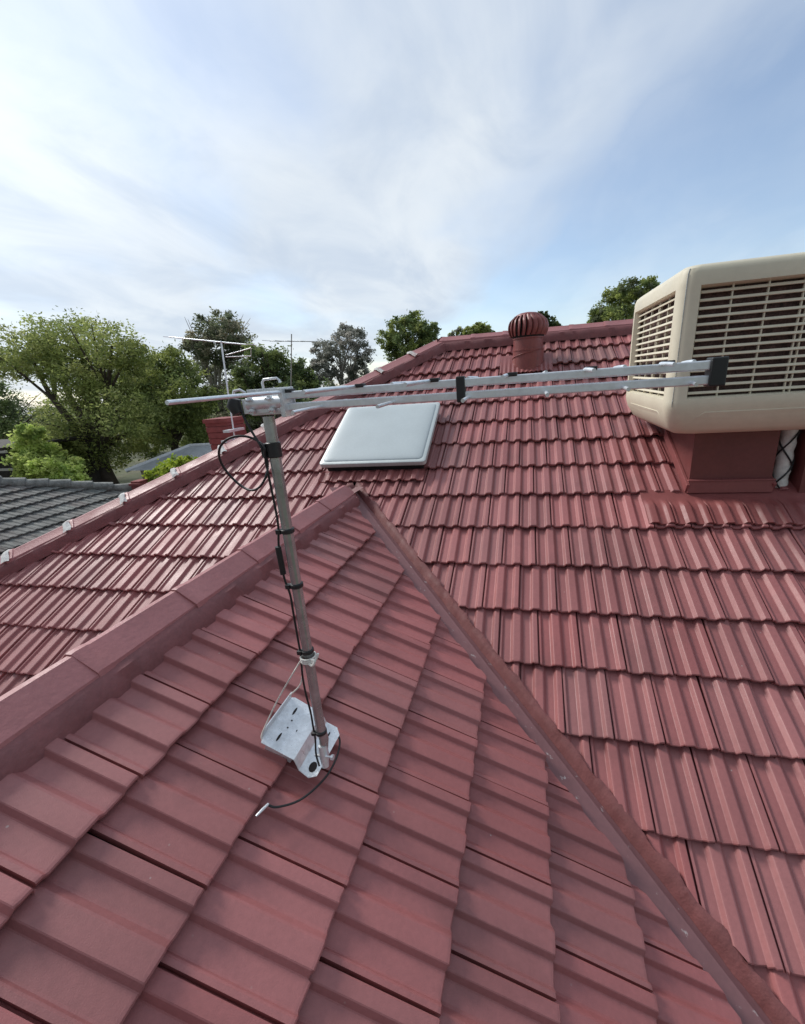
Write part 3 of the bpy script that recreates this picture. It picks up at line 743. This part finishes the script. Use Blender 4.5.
b_.tube(catmull([kn + Vector((-.014, -.014, -.006)), PL(.02, 1.03, bh+.13), PL(-.006, 1.045, bh+.030)]), .0026, 6)
b_.build('cord', 'cord', ant, smooth=60)
# tail of black cable that runs from the plate under a tile
b_ = MB(); b_.tube(catmull([PL(.190, 1.00, .012), PL(.225, 1.035, .012), PL(.250, .99, .004), PL(.252, .90, .002), PL(.215, .80, .004), PL(.16, .745, .006), PL(.128, .735, .010)]), .0036, 8); tail = b_.build('cable', 'black', ant, smooth=60)
b_ = MB(); b_.tube([PL(.130, .737, .010), PL(.124, .715, .014), PL(.117, .696, .008)], [.0042, .0048, .003], 8); b_.build('connector', 'galv', tail, smooth=50)

# ------------------------------------------------------------------ old aerials beyond the hip
def old_aerial(label, mast_pts, boom, els, r=.014, hoop=None, matn='alu', stays=(), base=None):
    a = root('tv_antenna', label, 'antenna', base or mast_pts[0])
    b = MB(); b.tube(mast_pts, r, 10); b.build('mast', matn, a, smooth=50)
    b = MB(); b.tube(boom, r*.8, 8); b.build('boom', matn, a, smooth=50)
    p, q = Vector(boom[0]), Vector(boom[-1]); d = (q-p).normalized(); side = d.cross(Z).normalized()
    for f, l in els:
        c = p + (q-p)*f; b = MB(); b.tube([c - side*l, c + side*l], r*.38, 6); b.build('element', matn, a)
    if hoop:
        b = MB(); b.tube(hoop, r*.55, 8); b.build('folded_dipole', matn, a, smooth=50)
    return a
def P(px, py, Yv): return at(px, py, Yv)
h_ = [P(226, 355, 4.75), P(251, 348, 4.75), P(251, 356, 4.75), P(226, 357, 4.75)]
A1 = old_aerial('weathered thin aerial with a folded dipole, strapped to the brick chimney', [P(236, 446, 4.62), P(228, 392, 4.7), P(221, 341, 4.75)], [P(169, 337, 4.9), P(246, 344.5, 4.7)], [(.02, .10), (.25, .16), (.5, .2), (.72, .22), (.95, .25)], r=.010, hoop=h_)
b_ = MB(); b_.box(P(232, 440, 4.64), (.09, .30, .03)); b_.box(P(234, 430, 4.64), (.09, .30, .03)); b_.build('bracket', 'alu', A1)
old_aerial('small dark aerial standing far behind the dark tree', [P(291, 395, 15), P(291.5, 334, 15)], [P(270, 341, 15.3), P(317, 341.5, 14.8)], [(.05, .5), (.3, .45), (.55, .4), (.8, .3)], r=.02, matn='mast')

# ------------------------------------------------------------------ neighbours
nbh = root('neighbour_house', 'low neighbouring house with weathered grey tiled roof, at left', 'house', (-13, 2, -H))
TQ = .40; QA = math.atan(TQ); CQ, SQ = math.cos(QA), math.sin(QA)
NRX, NRZ, NEX = -13.2, -6.4+.40*13.2, -8.8
O_Q = Vector((0, 0, -6.4)); upQ = Vector((-CQ, 0, SQ)); nQ = Vector((SQ, 0, CQ))
b_ = MB(); tiles(b_, O_Q, Y, upQ, nQ, .30, [(8.8/CQ + k*G, k) for k in range(0, 15)], -6, 11, lambda k: .15*(k % 2), lo=True, rng=random.Random(21), thick=.038, tilt=.05)
hy = 5.75
hq = Vector((.70, .714, 0)); hqn = Vector((hq.y, -hq.x, 0))
b_.build('roof_slope', 'grey_tile', nbh, tint=True, clips=[((NRX, hy, 0), -hqn), ((0, -6, 0), -Y), ((NRX, 0, 0), -X)])
b_ = MB(); NEZ = -6.4+.40*8.8
ye = hy + (NEX-NRX)*hq.y/hq.x
b_.add([(NRX, hy, NRZ-.01), (NEX, ye, NEZ-.01), (2*NRX-NEX, ye, NEZ-.01)], [(0, 1, 2)]); b_.add([(NRX, hy, NRZ), (NRX, -6, NRZ), (2*NRX-NEX, -6, NEZ), (2*NRX-NEX, ye, NEZ)], [(0, 1, 2, 3)])
b_.build('roof_slope', 'grey_tile', nbh, tint=True)
b_ = MB(); rg = random.Random(8)
pA, pB = Vector((NRX, hy, NRZ)), Vector((NEX, ye, NEZ))
for i in range(16):
    p, q = pA+(pB-pA)*(i/16), pA+(pB-pA)*((i+1.08)/16); b_.tube([p+Z*rg.gauss(0, .012), q+Z*(.02+rg.gauss(0, .012))], [.10, .125], 8)
b_.tube([pA, Vector((NRX, -6, NRZ))], .11, 8)
b_.build('hip_cap', 'grey_cap', nbh, smooth=50)
b_ = MB(); b_.add([(NEX-.5, -6, -H), (NEX-.5, ye-.5, -H), (2*NRX-NEX+.5, ye-.5, -H), (2*NRX-NEX+.5, -6, -H), (NEX-.5, -6, NEZ-.05), (NEX-.5, ye-.5, NEZ-.05), (2*NRX-NEX+.5, ye-.5, NEZ-.05), (2*NRX-NEX+.5, -6, NEZ-.05)], [(0, 1, 5, 4), (1, 2, 6, 5), (2, 3, 7, 6), (3, 0, 4, 7)]); b_.build('wall', 'wall', nbh)

def hip_house(name, label, c, hw, hl, zw, zr, rm, wm):
    r_ = root(name, label, 'house', (c[0], c[1], -H)); cx, cy = c; rl = max(.2, hl-hw*.9)
    b = MB(); b.add([(cx-hl, cy-hw, zw), (cx+hl, cy-hw, zw), (cx+rl, cy, zr), (cx-rl, cy, zr), (cx+hl, cy+hw, zw), (cx-hl, cy+hw, zw)], [(0, 1, 2, 3), (1, 4, 2), (4, 5, 3, 2), (5, 0, 3)]); b.build('roof', rm, r_)
    b = MB()
    for p, q in (((cx-hl, cy-hw, zw), (cx-rl, cy, zr)), ((cx+hl, cy-hw, zw), (cx+rl, cy, zr)), ((cx-rl, cy, zr), (cx+rl, cy, zr))): b.tube([p, q], .10, 8)
    b.build('hip_cap', 'pale_cap', r_, smooth=50)
    b = MB(); b.box((cx, cy, (zw-H)/2), (2*hl-.8, 2*hw-.8, zw+H)); b.build('wall', wm, r_)
    return r_
M['pale_cap'] = mat('pale_cap', (.62, .63, .64), .8)
M['blue_grey'] = mat('blue_grey_roof', (.36, .38, .40), .6, var=.15, nscale=4)
pr = P(153, 453, 16)
hip_house('neighbour_house', 'small blue grey hipped roof house seen past the hip caps, beneath the trees', (pr.x+3.9, pr.y+2, ), 2.2, 5.6, P(137, 474, 15).z, pr.z, 'blue_grey', 'wall')
# little red chimney pot house bit beyond the hip
b_ = MB(); p_ = P(141, 486, 8.6); b_.box(p_ + Z*-.55, (.30, .30, 1.25)); b_.box(p_ + Z*.08, (.36, .36, .06)); b_.prism([p_ + Vector((-.14, -.14, .11)), p_ + Vector((.14, -.14, .11)), p_ + Vector((.14, .14, .11)), p_ + Vector((-.14, .14, .11))], (0, 0, .05))
b_.box((p_.x, p_.y, (-H+p_.z-1.1)/2), (.30, .30, (p_.z-1.1)+H))
single(b_, 'brick_pier', 'brick', (p_.x, p_.y, -H), 'short red brick pier with a capstone, next to the lime green shrub', 'pier', bevel=.008)
# white parked car under the big tree
pc_ = P(98, 486, 13); car = root('parked_car', 'white car parked under the large tree, beyond the grey roof', 'car', (pc_.x, pc_.y, -H))
cz = -H
def carbox(o): 
    b = MB(); L_ = [(-2.1, .35), (-2.15, .7), (-1.9, .95), (-.9, 1.0), (-.35, 1.45), (1.2, 1.48), (1.85, 1.05), (2.1, .9), (2.12, .35)]
    b.prism([Vector((pc_.x+a, pc_.y-.85, cz+h)) for a, h in L_], (0, 1.7, 0)); b.build('body', 'car', car, bevel=.06)
    for yy in (pc_.y-.862, pc_.y+.852): b = MB(); b.prism([Vector((pc_.x+a, yy, cz+h)) for a, h in ((-.75, 1.02), (-.28, 1.40), (1.12, 1.42), (1.6, 1.06))], (0, .01, 0)); b.build('window', 'glass', car)
    for a in (-1.35, 1.35):
        for yy in (-.82, .82):
            b = MB(); b.lathe((pc_.x+a, pc_.y+yy, cz+.33), [(.2, -.1), (.33, -.1), (.33, .1), (.2, .1)], 20, ax=(X, Z, Y)); b.build('wheel', 'black', car)
carbox(None)
# dark carport with pale beams at far left
pa, pb = P(-14, 454, 14), P(62, 469, 14)
shed = root('carport', 'dark open carport with two pale beams at the far left edge', 'carport', ((pa.x+pb.x)/2, 14.5, -H))
z1_ = P(20, 452, 13.2).z; z2_ = P(30, 470, 13.2).z
b_ = MB(); b_.box((-26.6, 15.6, z1_+.12), (7.6, 4.2, .12)); b_.build('roof', 'timber', shed)
b_ = MB(); b_.box((-26.6, 17.2, (z1_-H)/2), (7.4, .15, z1_+H)); b_.build('wall', 'timber', shed)
for z_ in (z1_, z2_):
    b_ = MB(); b_.box((-26.4, 13.5, z_), (7.6, .09, .10)); b_.build('beam', 'pale_beam', shed)
for x_ in (-29.8, -26.2, -22.8):
    b_ = MB(); b_.box((x_, 13.62, (z1_-H)/2), (.12, .12, z1_+H)); b_.build('post', 'timber', shed)

# ------------------------------------------------------------------ trees and shrubs
def foliage(mb, blobs, cols, leaf, dens, rg, aspect=.45, droop=0, clump=.30, fill=1.0):
    for (c, r, rz) in blobs:
        nc = max(6, int(38*dens))
        for k in range(nc):
            while True:
                d = Vector((rg.uniform(-1, 1), rg.uniform(-1, 1), rg.uniform(-1, 1)))
                if .25 < d.length < 1: break
            cc = c + Vector((d.x*r, d.y*r, d.z*rz)); cr = clump*r*rg.uniform(.6, 1.3)
            base = rg.choice(cols); tn = rg.uniform(.72, 1.28)
            nl = int(26*fill*rg.uniform(.6, 1.3))
            for q in range(nl):
                e = Vector((rg.gauss(0, .5), rg.gauss(0, .5), rg.gauss(0, .42)))*cr
                p = cc + e
                ax = Vector((rg.gauss(0, 1), rg.gauss(0, 1), rg.gauss(0, .7)-droop)).normalized()
                nr = Vector((rg.gauss(0, 1), rg.gauss(0, 1), rg.gauss(0, 1)+.6))
                b = ax.cross(nr)
                if b.length < 1e-3: continue
                b.normalize(); l = leaf*rg.uniform(.6, 1.35); w = l*aspect*rg.uniform(.7, 1.3)
                v = tn*rg.uniform(.88, 1.12)
                mb.add([p-ax*l*.5, p+b*w*.5-ax*l*.05, p+ax*l*.5, p-b*w*.5+ax*l*.02], [(0, 1, 2, 3)], (base[0]*v, base[1]*v, base[2]*v))
def tree(name, label, cat, Yv, blobs_px, base_px, cols, leaf, dens, seed, bark='bark', trunk_r=.3, depth=.7, group=None, droop=.2, branches=7, aspect=.45, clump=.30, fill=1.0):
    rg = random.Random(seed)
    bl = []
    for px, py, rp in blobs_px:
        yy = Yv + rg.uniform(-1, 1)*depth; p = at(px, py, yy); s = (at(px+1, py, yy)-p).length; bl.append((p, rp*s*.62 if False else rp*s, rp*s*.85))
    if cat == 'tree' and Yv >= 26:            # lower boughs, mostly hidden by the roofs
        lo_ = min(bl, key=lambda q: q[0].z); w_ = max(q[1] for q in bl); mx_ = sum((q[0] for q in bl), Vector())/len(bl)
        for zz_ in (.72, .45):
            for sx_ in (-1, 1): bl.append((Vector((mx_.x + sx_*w_*.7, mx_.y + rg.uniform(-.6, .6), -H + (lo_[0].z+H)*zz_)), w_*1.1, w_*.95))
    g0 = at(base_px[0], base_px[1], Yv); gb = Vector((g0.x, g0.y, -H))
    r_ = root(name, label, cat, gb, group)
    b = MB(); fork = gb + Vector((0, 0, (bl[0][0].z+H)*.38)) if len(bl) > 1 else gb + Vector((0, 0, (bl[0][0].z+H)*.8))
    wob = Vector((rg.uniform(-.3, .3), rg.uniform(-.3, .3), 0))
    b.tube(catmull([gb, gb*.5+fork*.5+wob, fork]), [trunk_r*(1.15-.35*i/16) for i in range(17)], 10)
    for (c, r, rz) in sorted(bl, key=lambda q: -q[1])[:branches]:
        mid = fork*.5 + c*.5 + Vector((rg.uniform(-.4, .4), rg.uniform(-.4, .4), rg.uniform(-.2, .5)))
        pts = catmull([fork - Vector((0, 0, .3)), mid, c], 6); n_ = len(pts); b.tube(pts, [trunk_r*.55*(1-.85*i/(n_-1)) for i in range(n_)], 7)
        for q in range(4):
            e = c + Vector((rg.uniform(-1, 1)*r, rg.uniform(-1, 1)*r, rg.uniform(-.3, .9)*rz)); b.tube(catmull([mid, (mid+e)/2+Vector((0, 0, .15)), e], 4), [trunk_r*.20*(1-.85*i/8) for i in range(9)], 5)
    b.build('trunk', bark, r_, smooth=50)
    if cat == 'tree' and leaf > .28: leaf *= .5; fill *= 2.6
    f = MB(); foliage(f, bl, cols, leaf, dens, rg, droop=droop, aspect=aspect, clump=clump, fill=fill)
    f.build('crown', 'leaf', r_, tint=True)
    return r_
OLIVE = [(.37, .42, .13), (.29, .34, .11), (.45, .48, .18), (.22, .27, .09)]
DARK = [(0.130, 0.185, 0.074), (0.185, 0.241, 0.089), (0.105, 0.141, 0.068), (0.260, 0.315, 0.111)]  # lightened: a little distance haze is painted into the leaf colour
LIME = [(0.330, 0.420, 0.045), (0.420, 0.495, 0.075), (0.240, 0.330, 0.045)]
LIGHT = [(0.490, 0.576, 0.173), (0.374, 0.490, 0.144), (0.605, 0.691, 0.230)]
GUM = [(0.210, 0.240, 0.140), (0.281, 0.296, 0.184), (0.155, 0.184, 0.112), (0.365, 0.338, 0.240)]  # haze of far trees mixed into these lightened leaf colours
PALE = [(0.288, 0.300, 0.252), (0.384, 0.384, 0.336), (0.204, 0.216, 0.180), (0.456, 0.432, 0.384)]
tree('tree', 'large olive green tree with a wide rounded crown at far left', 'tree', 18,
     [(28, 350, 22), (55, 340, 20), (85, 338, 22), (112, 345, 22), (132, 358, 16), (14, 365, 14), (70, 358, 22), (98, 368, 18), (45, 362, 16), (76, 384, 17), (118, 385, 20), (100, 405, 24), (70, 420, 24), (125, 415, 24), (92, 438, 26), (112, 452, 18), (80, 458, 14), (140, 400, 18), (140, 432, 18), (60, 440, 18)],
     (112, 486), OLIVE, .155, 2.8, 1, trunk_r=.42, depth=1.6, droop=.4, branches=14)
tree('tree', 'pale yellow green bushy tree in front of the dark carport', 'tree', 14,
     [(30, 445, 13), (42, 458, 14), (25, 465, 11), (52, 472, 13), (38, 478, 10), (30, 432, 8), (66, 470, 12), (75, 482, 9)], (45, 488), LIGHT, .30, .9, 2, trunk_r=.1, depth=.5, aspect=.6, branches=5)
tree('tree', 'dark shadowy tree at the left edge, behind the large olive tree', 'tree', 24,
     [(5, 420, 24), (-20, 430, 30), (30, 425, 20), (10, 450, 26), (45, 445, 18), (-10, 395, 16), (60, 415, 18)], (0, 480), DARK, .42, .9, 3, trunk_r=.4, depth=1.5)
tree('tree', 'tall grey green gum tree behind the nearest old aerial', 'tree', 27,
     [(205, 332, 15), (228, 328, 17), (240, 345, 13), (196, 348, 11), (215, 350, 15), (232, 365, 14), (205, 372, 12)], (225, 430), GUM, .42, .95, 4, bark='pale_bark', trunk_r=.3, depth=1.2, branches=7)
tree('tree', 'dark dense tree just right of the tall gum tree', 'tree', 22,
     [(262, 358, 16), (285, 366, 16), (250, 378, 16), (272, 385, 20), (300, 378, 13), (240, 395, 16), (292, 395, 14), (255, 405, 16), (312, 388, 9)], (270, 430), DARK, .36, 1.2, 5, trunk_r=.3, depth=1.2)
tree('tree', 'mid green rounded tree behind the brick chimney', 'tree', 20,
     [(170, 362, 15), (185, 372, 16), (160, 382, 16), (182, 395, 20), (160, 410, 20), (195, 415, 18), (178, 430, 20), (150, 440, 16), (205, 398, 12), (205, 435, 14)], (178, 460), OLIVE[:2]+DARK[1:2]+[DARK[3]], .34, 1.2, 6, trunk_r=.25, depth=1.2)
tree('tree', 'thin pale grey gum tree left of the hip end', 'tree', 36,
     [(335, 345, 13), (352, 338, 12), (322, 352, 10), (362, 352, 11), (340, 362, 13), (358, 368, 10), (318, 365, 8), (345, 330, 7), (328, 375, 10), (350, 380, 10)], (342, 410), PALE, .48, .75, 7, bark='pale_bark', trunk_r=.28, depth=1.5, branches=9, fill=.75)
tree('tree', 'dark rounded tree standing over the hip end', 'tree', 30,
     [(400, 328, 12), (416, 322, 11), (428, 330, 11), (388, 340, 11), (408, 340, 14), (428, 345, 11), (395, 352, 10), (415, 356, 12)], (408, 400), DARK[:2]+[DARK[3]]+OLIVE[:1], .36, 1.05, 8, trunk_r=.25, depth=1.2)
tree('tree', 'small olive treetop peeping over the main ridge, left of the turbine vent', 'tree', 38,
     [(478, 328, 7), (486, 331, 6), (468, 332, 6), (474, 336, 7), (490, 336, 6)], (478, 400), OLIVE, .40, .7, 9, trunk_r=.2, depth=.6, branches=4)
tree('tree', 'small pale treetop between the hip head and the olive treetop', 'tree', 42,
     [(461, 331, 5), (455, 336, 6), (464, 338, 5)], (460, 400), PALE+OLIVE[:1], .40, .5, 19, trunk_r=.15, depth=.4, branches=3, fill=.7)
tree('tree', 'dark little treetop peeping out behind the turbine vent', 'tree', 40,
     [(543, 316, 6), (550, 322, 6), (538, 322, 6), (556, 326, 5), (546, 328, 7)], (545, 400), DARK, .42, .7, 10, trunk_r=.2, depth=.6, branches=4)
tree('tree', 'large green tree rising behind the ridge beside the cooler', 'tree', 30,
     [(628, 292, 13), (648, 290, 13), (612, 302, 14), (635, 308, 18), (600, 315, 10), (660, 305, 18), (618, 318, 14), (648, 325, 16), (595, 322, 7), (680, 300, 15)], (635, 400), DARK[1:2]+[DARK[3]]+OLIVE[:2]+GUM[:1], .36, 1.1, 11, trunk_r=.3, depth=1.4)
tree('shrub', 'bright lime green rounded shrub beside the hip caps', 'shrub', 9,
     [(158, 476, 9), (168, 470, 9), (178, 465, 9), (188, 463, 8), (172, 478, 10), (150, 482, 6)], (170, 500), LIME, .085, 1.0, 12, trunk_r=.05, depth=.35, aspect=.6, branches=5)
# more trees of the far tree belt
belt = [(-30, 400, 30, 34), (300, 405, 20, 34), (365, 388, 14, 45), (250, 420, 18, 26), (215, 412, 16, 30), (140, 372, 14, 34), (330, 398, 16, 30)]
names_ = ['dim tree out at the left edge behind the dark tree', 'dull green tree low behind the new aerial, under the pale gum', 'far grey green tree between the pale gum and the hip end', 'low dark tree behind the bracket of the new aerial', 'low dark tree right behind the brick chimney', 'far olive tree between the large tree and the tall gum', 'low dark tree right under the thin pale gum']
for i, ((px, py, rp, Yv), lb) in enumerate(zip(belt, names_)):
    tree('tree', lb, 'tree', Yv, [(px, py, rp), (px-rp*.7, py+rp*.5, rp*.8), (px+rp*.7, py+rp*.5, rp*.8), (px, py+rp*.9, rp)], (px, py+60), DARK[:2]+GUM[:2] if i != 5 else OLIVE[:2]+GUM[:1], .42, 1.2, 40+i, trunk_r=.25, depth=.8, branches=4, group='trees of the far tree belt')
